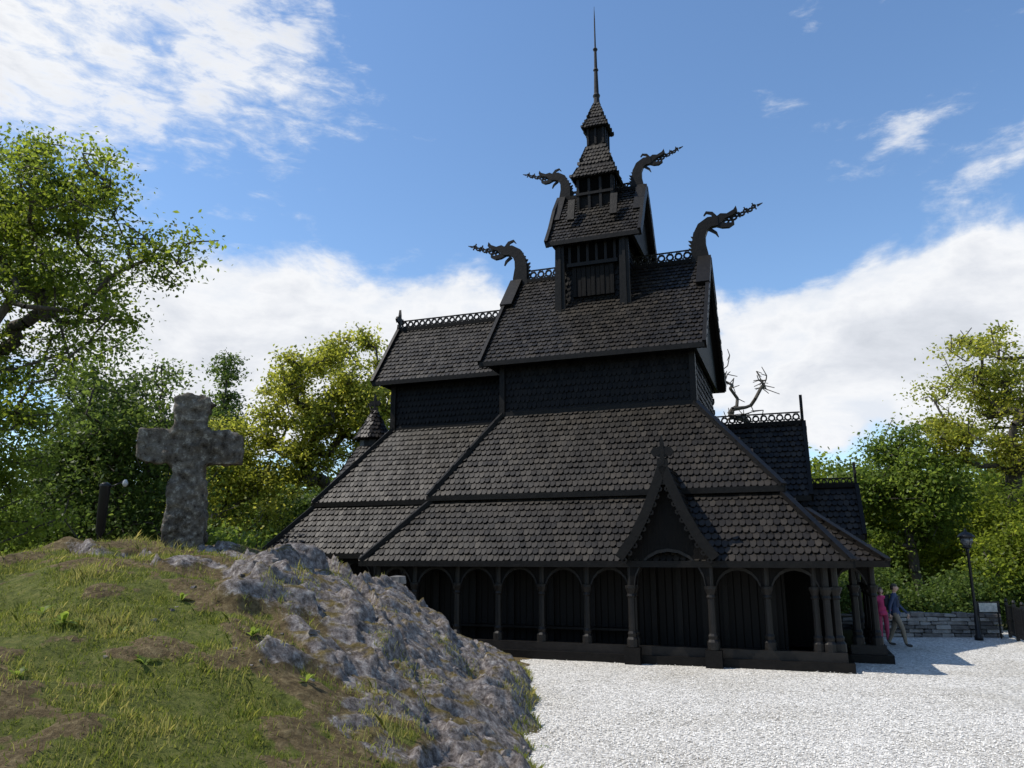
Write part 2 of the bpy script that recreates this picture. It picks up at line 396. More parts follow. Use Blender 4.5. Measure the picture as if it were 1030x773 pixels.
for x0,x1 in zip(fa[:-1],fa[1:]): arcade((x0,32.6,0),(x1,32.6,0))
def sill(a0,a1,b0,b1):
    trim.box(a0-.14,a1+.14,b0-.14,b1+.14,.0,.2); post.box(a0,a1,b0,b1,.2,.42)
    wall.box(a0+.02,a1-.02,b0+.02,b1-.02,2.44,2.56)
sill(-11.95,.92,20.58,20.9); sill(.62,.92,21.05,31.0); sill(-11.95,-11.63,21.05,32.2); sill(-11.95,.92,32.4,32.74)
sill(1.1,1.95,22.64,22.94); sill(1.62,1.95,23.1,25.3); sill(1.62,1.95,28.1,30.8)
sill(-17,-12.3,22.4,22.7); 
trim.box(-11.6,.6,20.95,21.9,.1,.3)
trim.box(1.07,1.47,23.1,30.6,.1,.3)
plank.box(-10.5,-.4,21.78,21.88,.3,2.9)
plank.box(-15.7,-10.55,23.45,23.55,.3,2.9)
for i in range(9):
    a=-10.3+i*1.2; trim.box(a-.07,a+.07,21.68,21.77,.3,2.8)
trim.box(-10.4,-4.4,21.3,21.68,.7,.76)
trim.box(-3.85,-3.7,21.6,21.77,.3,2.5);trim.box(-2.5,-2.35,21.6,21.77,.3,2.5);trim.box(-3.9,-2.3,21.6,21.77,2.5,2.7)
for a in (-4.12,-2.12): trim.box(a-.2,a+.2,20.16,20.42,0,.41)

# ---- south porch gable
pc=-3.12
pp=[(0,4.98),(.2,4.45),(.45,3.85),(.78,3.22),(1.2,2.66)]
for s in (-1,1):
    for (x0,z0),(x1,z1) in zip(pp[:-1],pp[1:]):
        f=19.95; bk=22.6
        lo0=Vector((pc+s*x1,f,z1)); lo1=Vector((pc+s*x1,bk,z1)); up0=Vector((pc+s*x0,f,z0)); up1=Vector((pc+s*x0,bk,z0))
        q=(lo0,lo1,up1,up0) if s>0 else (lo1,lo0,up0,up1)
        roof.slab(q,.08); shingles(sh,*q,w=.16,e=.2)
        carve.beam((pc+s*x1,19.9,z1-.05),(pc+s*x0,19.9,z0-.05),.1,.24,up=(s*.6,0,.5))
        n=3
        for i in range(n):
            t=(i+.5)/n; carve.ring((pc+s*(x1+(x0-x1)*t)-s*.07,19.9,z1+(z0-z1)*t-.2),(1,0,0),(0,0,1),.075,.03,.08,7)
wall.plate([(-1.0,2.95),(1.0,2.95),(.62,3.25),(.36,3.8),(.14,4.4),(0,4.8),(-.14,4.4),(-.36,3.8),(-.62,3.25)],(pc,20.25,0),(1,0,0),(0,0,1),.08)
arcade((pc-1.0,20.25,0),(pc+1.0,20.25,0),z1=2.96,spring=1.9)
gpost(pc-1.0,20.3,2.7,.1); gpost(pc+1.0,20.3,2.7,.1)
finial(pc,19.95,4.85,.9)

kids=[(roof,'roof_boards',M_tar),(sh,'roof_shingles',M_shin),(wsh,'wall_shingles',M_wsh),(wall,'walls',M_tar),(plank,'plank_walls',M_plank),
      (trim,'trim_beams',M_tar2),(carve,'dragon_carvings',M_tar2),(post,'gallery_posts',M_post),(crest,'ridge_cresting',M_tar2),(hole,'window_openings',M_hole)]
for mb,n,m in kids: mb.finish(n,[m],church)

# ------------------------------------------------------------ mound
X0,X1,Y0,Y1=-16,1.3,3.0,22.0; ST=.043
nx=int((X1-X0)/ST);ny=int((Y1-Y0)/ST)
xs=np.linspace(X0,X1,nx);ys=np.linspace(Y0,Y1,ny)
PX=[-18,-14,-12,-10,-8.5,-7,-5,-3.5,-2.36,-1.5,-.7,-.15,.2,.45,1.3]
PZ=[1.5,1.9,2.1,2.4,2.72,2.9,2.84,2.5,1.9,1.32,.82,.5,.12,-.12,-.7]
FY=[3,5,7,9,11,13,14.5,16,18,20,23]
FZ=[.02,.2,.42,.62,.8,.94,1.0,.93,.62,.3,-.1]
GX,GY=np.meshgrid(xs,ys)
nf=noise.noise; rmf=noise.ridged_multi_fractal; fr=noise.fractal
FYv=np.interp(ys,FY,FZ)
Z=np.zeros_like(GX); ROCK=np.zeros_like(GX); DIRT=np.zeros_like(GX)
def hsh(c,k):
    q=math.sin(c.x*127.1+c.y*311.7+c.z*74.7+k*53.3)*43758.5453; return q-math.floor(q)-.5
def facet(p,sc,st):
    q=Vector((p[0]*st[0]/sc,p[1]*st[1]/sc,p[2]*st[2]/sc)); d,pts=noise.voronoi(q)
    c=pts[0]; dv=q-c
    e=d[1]-d[0]; k=min(1,e/.07)
    return ((hsh(c,1)*1.0+dv.x*hsh(c,2)*1.9+dv.y*hsh(c,3)*1.9)*k, min(e,.3))
ca_r,sa_r=math.cos(.6),math.sin(.6)
def ss(t):
    t=min(1,max(0,t)); return t*t*(3-2*t)
for j in range(ny):
    y=ys[j]
    for i in range(nx):
        x=xs[i]
        n1=nf((x*.45,y*.45,3.1)); n2=nf((x*1.6,y*1.6,7.7)); n3=fr((x*3.1,y*3.1,1.5),.8,2.1,3)
        n4=nf((x*.85+4,y*.85,2.2))
        xw=x+ .32*nf((x*.4,y*1.1,5.5))*(1 if x>-5 else 0)+.12*n2
        bz=float(np.interp(xw,PX,PZ))*FYv[j]
        q=(x+2.6+(y-10)*.9)/1.2+n1*2.2+n2*1.5+n4*.9
        if y>14.3: q-=(y-14.3)*1.6
        q=max(q,1.1-((x+4.4)**2/1.8+(y-12.4)**2/.8)+n2*1.6, .9-((x+6.4)**2/1.4+(y-12.9)**2/.35)+n2*1.6)
        r=ss(q)
        dd=ss(max((x+3.9+(y-10)*1.15)/1.6+n1*2.0+n2*1.6+n3*.8, -.22+n4*2.3+n2*1.2+n3*.9, (y-13.2)*.5+n2*1.5))
        z=bz
        amp=min(1,max(0,(z+.1)/.5))
        cush=max(0,n2*.5+n4*.5)
        z+= amp*(n1*.2+n2*.10+n3*.035*(1-.5*r)+.14*cush)
        if r>.01:
            u=x*ca_r+y*sa_r; v=-x*sa_r+y*ca_r
            uu=u+.35*n2; vv=v+.3*n4
            a1,e1=facet((uu,vv,z),1.5,(1,.55,1)); a2,e2=facet((uu+3,vv,z*1.5),.55,(1,.5,1)); 
            rg=rmf((u*.9,v*2.2,.3),.95,2.1,5,1.0,1.9)-1.1
            st=(u*.25+v*1.6+n2*.4)*2.2; fs=st-math.floor(st)
            z+= r*amp*(.36*a1+.15*a2+.09*rg+.08*ss(fs*1.6)-.02)
        Z[j,i]=z;ROCK[j,i]=r;DIRT[j,i]=dd
V=np.stack([GX,GY,Z],-1).reshape(-1,3).astype(np.float32)
idx=np.arange(nx*ny).reshape(ny,nx)
F=np.stack([idx[:-1,:-1],idx[:-1,1:],idx[1:,1:],idx[1:,:-1]],-1).reshape(-1,4)
def np_mesh(name,V,F,k=4):
    me=D.meshes.new(name)
    me.vertices.add(len(V)); me.vertices.foreach_set('co',V.astype(np.float32).ravel())
    me.loops.add(F.size); me.loops.foreach_set('vertex_index',F.astype(np.int32).ravel())
    me.polygons.add(len(F)); me.polygons.foreach_set('loop_start',np.arange(0,F.size,k,dtype=np.int32))
    me.update(calc_edges=True); return me
me=np_mesh('rock_mound',V,F)
for nme,arr in (('rock',ROCK),('dirt',DIRT)):
    a=me.attributes.new(nme,'FLOAT','POINT'); a.data.foreach_set('value',arr.ravel().astype(np.float32))
me.polygons.foreach_set('use_smooth',[True]*len(F))
def moundmat():
    m,nt,b=newmat('mound_ground'); L=nt.links
    tc=N(nt,'ShaderNodeTexCoord')
    n1=N(nt,'ShaderNodeTexNoise',Scale=2.0,Detail=7.0,Roughness=.7); L.new(tc.outputs['Object'],n1.inputs['Vector'])
    n2=N(nt,'ShaderNodeTexNoise',Scale=10.0,Detail=8.0,Roughness=.75); L.new(tc.outputs['Object'],n2.inputs['Vector'])
    rk=ramp(nt,[(.3,(.035,.029,.027)),(.42,(.11,.093,.085)),(.53,(.24,.21,.195)),(.66,(.46,.43,.40))]); L.new(n2.outputs[0],rk.inputs[0])
    ms=ramp(nt,[(.47,(0,0,0)),(.56,(1,1,1))]); L.new(n1.outputs[0],ms.inputs[0])
    mcol=ramp(nt,[(.33,(.05,.038,.012)),(.5,(.125,.095,.034)),(.68,(.24,.19,.08))]); L.new(n2.outputs[0],mcol.inputs[0])
    g=N(nt,'ShaderNodeNewGeometry'); sz=N(nt,'ShaderNodeSeparateXYZ'); L.new(g.outputs['Normal'],sz.inputs[0])
    up=N(nt,'ShaderNodeMapRange'); L.new(sz.outputs[2],up.inputs[0]); up.inputs[1].default_value=.66; up.inputs[2].default_value=.84
    mm=N(nt,'ShaderNodeMath',operation='MULTIPLY'); L.new(ms.outputs[0],mm.inputs[0]); L.new(up.outputs[0],mm.inputs[1])
    m1=N(nt,'ShaderNodeMix',data_type='RGBA'); L.new(mm.outputs[0],m1.inputs[0]); L.new(rk.outputs[0],m1.inputs[6]); L.new(mcol.outputs[0],m1.inputs[7])
    gr=ramp(nt,[(.3,(.045,.052,.012)),(.5,(.11,.125,.024)),(.7,(.21,.19,.06))]); L.new(n2.outputs[0],gr.inputs[0])
    di=ramp(nt,[(.3,(.042,.029,.013)),(.48,(.115,.082,.038)),(.68,(.25,.195,.10))]); L.new(n2.outputs[0],di.inputs[0])
    ad=N(nt,'ShaderNodeAttribute'); ad.attribute_name='dirt'; ar=N(nt,'ShaderNodeAttribute'); ar.attribute_name='rock'
    def thr(att,k):
        s=N(nt,'ShaderNodeMath',operation='MULTIPLY_ADD'); L.new(n2.outputs[0],s.inputs[0]); s.inputs[1].default_value=k; s.inputs[2].default_value=-k/2
        t=N(nt,'ShaderNodeMath',operation='ADD'); L.new(att.outputs['Fac'],t.inputs[0]); L.new(s.outputs[0],t.inputs[1])
        mr=N(nt,'ShaderNodeMapRange'); L.new(t.outputs[0],mr.inputs[0]); mr.inputs[1].default_value=.38; mr.inputs[2].default_value=.62
        return mr.outputs[0]
    m2=N(nt,'ShaderNodeMix',data_type='RGBA'); L.new(thr(ad,1.5),m2.inputs[0]); L.new(gr.outputs[0],m2.inputs[6]); L.new(di.outputs[0],m2.inputs[7])
    m3=N(nt,'ShaderNodeMix',data_type='RGBA'); L.new(thr(ar,.9),m3.inputs[0]); L.new(m2.outputs[2],m3.inputs[6]); L.new(m1.outputs[2],m3.inputs[7])
    L.new(m3.outputs[2],b.inputs['Base Color']); b.inputs['Roughness'].default_value=.95; b.inputs['Specular IOR Level'].default_value=.2
    bump(nt,b,n2.outputs[0],.09)
    return m
me.materials.append(moundmat())
mound=link(D.objects.new('rocky_mound',me))

def hz(x,y):
    fx=np.clip((x-X0)/(X1-X0)*(nx-1),0,nx-2);fy=np.clip((y-Y0)/(Y1-Y0)*(ny-1),0,ny-2)
    i=fx.astype(int);j=fy.astype(int);a=fx-i;b=fy-j
    f=lambda A:(A[j,i]*(1-a)*(1-b)+A[j,i+1]*a*(1-b)+A[j+1,i]*(1-a)*b+A[j+1,i+1]*a*b)
    return f(Z),f(ROCK),f(DIRT)
def grass_mesh(name,n,xr,yr,hmin,hmax,wd,tuft=14,sp=.05,rk=.4,foot=False,dp=.12):
    x=rng.uniform(*xr,n);y=rng.uniform(*yr,n)
    cl=rng.uniform(0,1,n)
    k=max(1,n//tuft); tx=rng.uniform(*xr,k);ty=rng.uniform(*yr,k); pick=rng.integers(0,k,n); m=cl<.8
    x[m]=tx[pick[m]]+rng.normal(0,sp,m.sum()); y[m]=ty[pick[m]]+rng.normal(0,sp,m.sum())
    z,r,d=hz(x,y)
    pm=np.array([nf((a*1.1,b*1.1,9.)) for a,b in zip(x,y)])
    if foot: keep=(np.abs(z-.06)<.1)&(pm>-.1)
    else: keep=((r<rk)&((d<.5)|(rng.uniform(0,1,n)<dp))&(pm>-.35+rng.normal(0,.12,n))&(z>.02))|((r>=rk)&(pm>.22)&(rng.uniform(0,1,n)<.35)&(z>.1))
    x,y,z,pm=x[keep],y[keep],z[keep],pm[keep];n=len(x)
    h=rng.uniform(hmin,hmax,n)*(1+np.clip(pm,-.5,.6)); ang=rng.uniform(0,6.28,n); ln=rng.uniform(.1,.9,n)*h
    la=rng.uniform(0,6.28,n)
    w=wd*rng.uniform(.6,1.3,n)
    P=np.stack([x,y,z-.01],-1); dx=np.stack([np.cos(ang),np.sin(ang),0*ang],-1)*w[:,None]
    mid=P+np.stack([np.cos(la)*ln*.35,np.sin(la)*ln*.35,h*.6],-1); tip=P+np.stack([np.cos(la)*ln,np.sin(la)*ln,h],-1)
    V=np.stack([P-dx,P+dx,mid+dx*.7,tip,mid-dx*.7],1).reshape(-1,3)
    F=np.arange(len(V)).reshape(-1,5)
    me=np_mesh(name,V,F,5)
    sd=np.clip(.5+.6*pm+rng.normal(0,.22,n),0,1)
    a=me.attributes.new('shade','FLOAT','FACE'); a.data.foreach_set('value',sd.astype(np.float32))
    me.materials.append(M_grass); return me
g=empty('grass')
for q in (grass_mesh('short_grass',230000,(-13,.9),(5,17),.02,.065,.0055,dp=.2),grass_mesh('grass_tufts',36000,(-12,.9),(5,16.5),.05,.14,.005,30,.06,dp=.3),grass_mesh('edge_grass',30000,(-1.5,1.2),(8,19),.04,.14,.005,30,.06,foot=True)):
    o=link(D.objects.new(q.name,q)); o.parent=g

def weed(x,y,s,n=12):
    mb=MB((0,0,0)); z=float(hz(np.array([x]),np.array([y]))[0][0])
    for i in range(n):
        a=random.uniform(0,6.28); l=s*random.uniform(.6,1.1); e=random.uniform(.3,1.1)
        d=Vector((math.cos(a)*math.cos(e),math.sin(a)*math.cos(e),math.sin(e))); sd=Vector((-math.sin(a),math.cos(a),0))
        p=Vector((0,0,0)); pts=[]
        for t,w in ((0,.01),(.35,.10),(.7,.13),(1,.01)):
            c=p+d*l*t-Vector((0,0,.35*l*t*t)); pts.append((c-sd*w*l,c+sd*w*l))
        vs=[q for pr in pts for q in pr]; mb.add(vs,[(0,1,3,2),(2,3,5,4),(4,5,7,6)])
    o=mb.finish('dandelion_plant',[LM_mid]); o.location=(x,y,z)
    a=o.data.attributes.new('shade','FLOAT','FACE'); a.data.foreach_set('value',[random.uniform(.3,1) for _ in o.data.polygons])
for x,y,s in ((-5.2,9.3,.3),(-5.7,9.7,.25),(-4.6,9.5,.22),(-3.9,8.6,.2),(-6.3,9.0,.25),(-4.4,10.6,.2),(-3.2,9.9,.22),(-2.3,9.1,.18),(-7.6,10.4,.24),(.35,11.7,.3),(.5,12.3,.25),(-4.8,7.9,.2)):
    weed(x,y,s)
mbk=MB()
for i in range(110):
    x=random.uniform(-4.5,.7);y=random.uniform(8.5,15)
    z,r,d=[float(q[0]) for q in hz(np.array([x]),np.array([y]))]
    if z<-.02 and random.random()<.6: continue
    z=max(z,0)
    s=random.choice((.02,.03,.04,.06)); 
    if r<.3 and s>.04: continue
    base=[(-1,-1,-1),(1,-1,-1),(1,1,-1),(-1,1,-1),(-1,-1,1),(1,-1,1),(1,1,1),(-1,1,1)]
    rm=Matrix.Rotation(random.uniform(0,6.3),3,'Z')@Matrix.Rotation(random.uniform(-.5,.5),3,'X')
    vs=[Vector((x,y,z))+rm@Vector((a*s*random.uniform(.5,1.1),b*s*random.uniform(.4,.9),c*s*random.uniform(.25,.6))) for a,b,c in base]
    mbk.add(vs,[(0,3,2,1),(4,5,6,7),(0,1,5,4),(1,2,6,5),(2,3,7,6),(3,0,4,7)])
mbk.finish('rock_rubble',[simple('rubble_rock',[(.2,(.06,.052,.05)),(.8,(.24,.21,.19))],5,.95,.02,island=True)])

# ------------------------------------------------------------ ground + gravel
mb=MB(); mb.add([(-700,-300,0),(700,-300,0),(700,1200,0),(-700,1200,0)],[(0,1,2,3)])
M_gnd=simple('forest_ground',[(.3,(.03,.035,.012)),(.7,(.08,.085,.03))],.6,.95,.05)
gz=mb.finish('ground',[M_gnd]); gz.location.z=-.03
def gravelmat():
    m,nt,b=newmat('gravel_white'); L=nt.links
    tc=N(nt,'ShaderNodeTexCoord')
    v=N(nt,'ShaderNodeTexVoronoi',Scale=24.0,Randomness=1.0); L.new(tc.outputs['Object'],v.inputs['Vector'])
    n=N(nt,'ShaderNodeTexNoise',Scale=.35,Detail=5.0,Roughness=.6); L.new(tc.outputs['Object'],n.inputs['Vector'])
    n3=N(nt,'ShaderNodeTexNoise',Scale=7.0,Detail=6.0,Roughness=.75); L.new(tc.outputs['Object'],n3.inputs['Vector'])
    sx=N(nt,'ShaderNodeSeparateXYZ'); L.new(v.outputs['Color'],sx.inputs[0])
    r=ramp(nt,[(0,(.24,.228,.205)),(.25,(.45,.434,.398)),(.6,(.61,.59,.545)),(1,(.76,.74,.69))]); L.new(sx.outputs[0],r.inputs[0])
    r2=ramp(nt,[(.3,(.80,.785,.75)),(.55,(1,1,1))]); L.new(n.outputs[0],r2.inputs[0])
    r3=ramp(nt,[(.3,(.74,.73,.71)),(.6,(1.0,1.0,1.0))]); L.new(n3.outputs[0],r3.inputs[0])
    m1=N(nt,'ShaderNodeMix',data_type='RGBA',blend_type='MULTIPLY'); m1.inputs[0].default_value=1; L.new(r.outputs[0],m1.inputs[6]); L.new(r2.outputs[0],m1.inputs[7])
    m2=N(nt,'ShaderNodeMix',data_type='RGBA',blend_type='MULTIPLY'); m2.inputs[0].default_value=1; L.new(m1.outputs[2],m2.inputs[6]); L.new(r3.outputs[0],m2.inputs[7])
    L.new(m2.outputs[2],b.inputs['Base Color']); b.inputs['Roughness'].default_value=.9; b.inputs['Specular IOR Level'].default_value=.2
    ma=N(nt,'ShaderNodeMath',operation='MULTIPLY_ADD'); L.new(v.outputs['Distance'],ma.inputs[0]); ma.inputs[1].default_value=-1; 
    L.new(n3.outputs[0],ma.inputs[2]); bump(nt,b,ma.outputs[0],.022)
    return m
gx=np.linspace(-14,18.5,130);gy=np.linspace(-6,30,140);A,B_=np.meshgrid(gx,gy)
ZZ=np.array([[ .012*nf((x*.5,y*.5,0))+.01*nf((x*1.7,y*1.7,4)) for x in gx] for y in gy])-.005
idx=np.arange(A.size).reshape(A.shape); F=np.stack([idx[:-1,:-1],idx[:-1,1:],idx[1:,1:],idx[1:,:-1]],-1).reshape(-1,4)
me=np_mesh('gravel',np.stack([A,B_,ZZ],-1).reshape(-1,3),F); me.materials.append(gravelmat()); me.polygons.foreach_set('use_smooth',[True]*len(F))
link(D.objects.new('gravel_yard',me))
n=26000; x=rng.uniform(-1,9,n); y=9.5+rng.exponential(3.5,n); s=rng.uniform(.008,.02,n)
ico=np.array([(0,0,1),(1,0,0),(0,1,0),(-1,0,0),(0,-1,0)],float)
P=np.stack([x,y,0*x+.004],-1)
ang=rng.uniform(0,6.28,n); ca_,sa_=np.cos(ang),np.sin(ang)
V=np.repeat(ico[None],n,0)*(s[:,None,None]*rng.uniform(.6,1.3,(n,5,1)))
V=np.stack([V[...,0]*ca_[:,None]-V[...,1]*sa_[:,None],V[...,0]*sa_[:,None]+V[...,1]*ca_[:,None],V[...,2]*.9],-1)+P[:,None]
F=(np.array([(0,1,2),(0,2,3),(0,3,4),(0,4,1)])[None]+5*np.arange(n)[:,None,None]).reshape(-1,3)
me=np_mesh('loose_gravel',V.reshape(-1,3),F,3); me.materials.append(simple('pebble',[(.3,(.36,.345,.32)),(.7,(.7,.68,.63))],14,.9,0,island=True)); link(D.objects.new('gravel_stones',me))

# ------------------------------------------------------------ stone cross
def stone_cross():
    pts=[(-.40,0),(.42,0),(.40,.7),(.36,1.2),(.30,1.45),(.38,1.58),(.70,1.56),(1.04,1.60),(1.06,2.14),(.72,2.24),(.40,2.20),(.30,2.30),(.33,2.55),(.38,2.78),(.2,2.88),
         (-.12,2.90),(-.36,2.82),(-.31,2.5),(-.28,2.32),(-.40,2.24),(-.72,2.26),(-1.0,2.24),(-1.03,1.66),(-.72,1.60),(-.40,1.62),(-.30,1.48),(-.33,1.2),(-.38,.7)]
    pts=[(x*.9,z) for x,z in pts]
    mb=MB(); mb.plate(pts,(0,0,0),(1,0,0),(0,0,1),.34)
    o=mb.finish('tmp',[M_stone]); md=o.modifiers.new('r','REMESH'); md.mode='VOXEL'; md.voxel_size=.03
    dg=bpy.context.evaluated_depsgraph_get(); me=D.meshes.new_from_object(o.evaluated_get(dg)); D.objects.remove(o)
    for v in me.vertices:
        c=v.co.copy(); n=v.normal
        v.co=c+n*(.07*nf(c*2.2)+.05*nf(c*6)+.028*nf(c*14)+.014*nf(c*30)-.01)
    sm=D.objects.new('stone_cross',me); link(sm)
    m2=sm.modifiers.new('s','SMOOTH'); m2.factor=.5; m2.iterations=1
    for p in me.polygons: p.use_smooth=True
    if not me.materials: me.materials.append(M_stone)
    return sm
cr=stone_cross(); cr.location=(-6.0,14.3,2.72); cr.rotation_euler=(0.0,math.radians(-1),math.radians(12))

# ------------------------------------------------------------ stone walls
def stone_wall(name,p,q,h,th=.4,rows=4,z0=0):
    mb=MB(); L=math.dist(p,q); rh=h/rows
    for r in range(rows):
        x=-random.uniform(0,.3)
        while x<L:
            w=random.uniform(.25,.7); a=max(x,0);b=min(x+w,L)
            if b-a>.05:
                t=th/2*random.uniform(.9,1.06); zA=z0+r*rh+.006; zB=z0+(r+1)*rh-.006+(random.uniform(-.03,.05) if r==rows-1 else 0)
                j=lambda k=.018: random.uniform(-k,k)
                vs=[(a+.006+j(.01),-t+j(),zA+j()),(b-.006+j(.01),-t+j(),zA+j()),(b-.006,t+j(),zA+j()),(a+.006,t+j(),zA+j()),
                    (a+.012+j(.015),-t+.02+j(),zB+j()),(b-.012+j(.015),-t+.02+j(),zB+j()),(b-.012,t-.02+j(),zB+j()),(a+.012,t-.02+j(),zB+j())]
                mb.add(vs,[(0,3,2,1),(4,5,6,7),(0,1,5,4),(1,2,6,5),(2,3,7,6),(3,0,4,7)])
            x+=w
    o=mb.finish(name,[M_wallst]); o.location=(p[0],p[1],0); o.rotation_euler=(0,0,math.atan2(q[1]-p[1],q[0]-p[0]))
    bv=o.modifiers.new('b','BEVEL'); bv.width=.02; bv.segments=2
    return o
stone_wall('stone_wall',(7.5,27.8),(16.6,27.3),.78,rows=6)
stone_wall('stone_pillar',(-2.95,17.2),(-2.35,17.1),2.2,.5,14)

# ------------------------------------------------------------ fence, lamps, sign
def iron_fence():
    e=MB(); L=3.6
    for i in range(4):
        x=i*L/3; e.box(x-.05,x+.05,-.05,.05,0,1.15); e.lathe((x,0,0),[(.03,1.15),(.06,1.2),(.03,1.27)],8)
    for z in (.15,.55,1.0): e.box(0,L,-.025,.025,z,z+.07)
    for i in range(30): x=.06+i*L/30; e.box(x-.015,x+.015,-.03,.03,.1,1.06)
    o=e.finish('wooden_fence',[M_black]); o.location=(16.85,27.2,0); o.rotation_euler=(0,0,math.radians(-112)); return o
iron_fence()
def lamp(name,loc,h):
    e=empty(name,loc)
    a=MB(); a.lathe((0,0,0),[(.13,0),(.13,.12),(.08,.18),(.07,.7),(.05,.8),(.045,h-.5),(.06,h-.47),(.06,h-.4),(.04,h-.36)],12)
    a.lathe((0,0,0),[(.05,h-.38),(.12,h-.36),(.14,h-.3)],14)
    a.lathe((0,0,0),[(.27,h-.02),(.26,h+.04),(.17,h+.13),(.05,h+.18),(.03,h+.26),(.005,h+.3)],16)
    for i in range(4):
        t=i*math.pi/2; a.beam((.13*math.cos(t),.13*math.sin(t),h-.3),(.22*math.cos(t),.22*math.sin(t),h),.02,.02,up=(0,1,0))
    a.finish('post',[M_black],e,True)
    b=MB(); b.lathe((0,0,0),[(.12,h-.3),(.19,h-.15),(.2,h-.02)],16); b.finish('glass',[M_glass],e,True)
    return e
M_glass,_nt,_b=newmat('lamp_glass'); _b.inputs['Roughness'].default_value=.15
_nz=N(_nt,'ShaderNodeTexNoise',Scale=4.0); _r=ramp(_nt,[(.3,(.06,.065,.07)),(.7,(.14,.145,.15))]); _nt.links.new(_nz.outputs[0],_r.inputs[0]); _nt.links.new(_r.outputs[0],_b.inputs['Base Color'])
lamp('street_lamp',(15.25,26.3,0),3.3)
def lamp2(loc,h):
    e=empty('street_lamp',loc); a=MB()
    a.lathe((0,0,0),[(.1,0),(.06,.6),(.05,h-1.1),(.09,h-1.05),(.11,h-.1),(.13,h-.06),(.04,h)],12)
    a.beam((0,0,h-.15),(.42,0,h+.03),.025,.025); a.finish('post',[M_black],e,True)
    b=MB()
    b.lathe((.42,0,h-.03),[(.02,.09),(.045,.055),(.06,0),(.04,-.045),(.015,-.07)],12)
    b.finish('globe',[M_white],e,True)
lamp2((-8.75,16.6,1.6),2.6)
def info_sign():
    e=empty('information_sign',(15.9,26.7,0)); a=MB()
    a.box(-.35,-.31,-.02,.02,0,1.0); a.box(.31,.35,-.02,.02,0,1.0); a.box(-.4,.4,-.03,-.022,.82,1.2); a.finish('frame',[M_black],e)
    b=MB(); b.box(-.3,.3,-.04,-.033,.86,1.15); b.finish('panel',[M_signc],e)
info_sign()

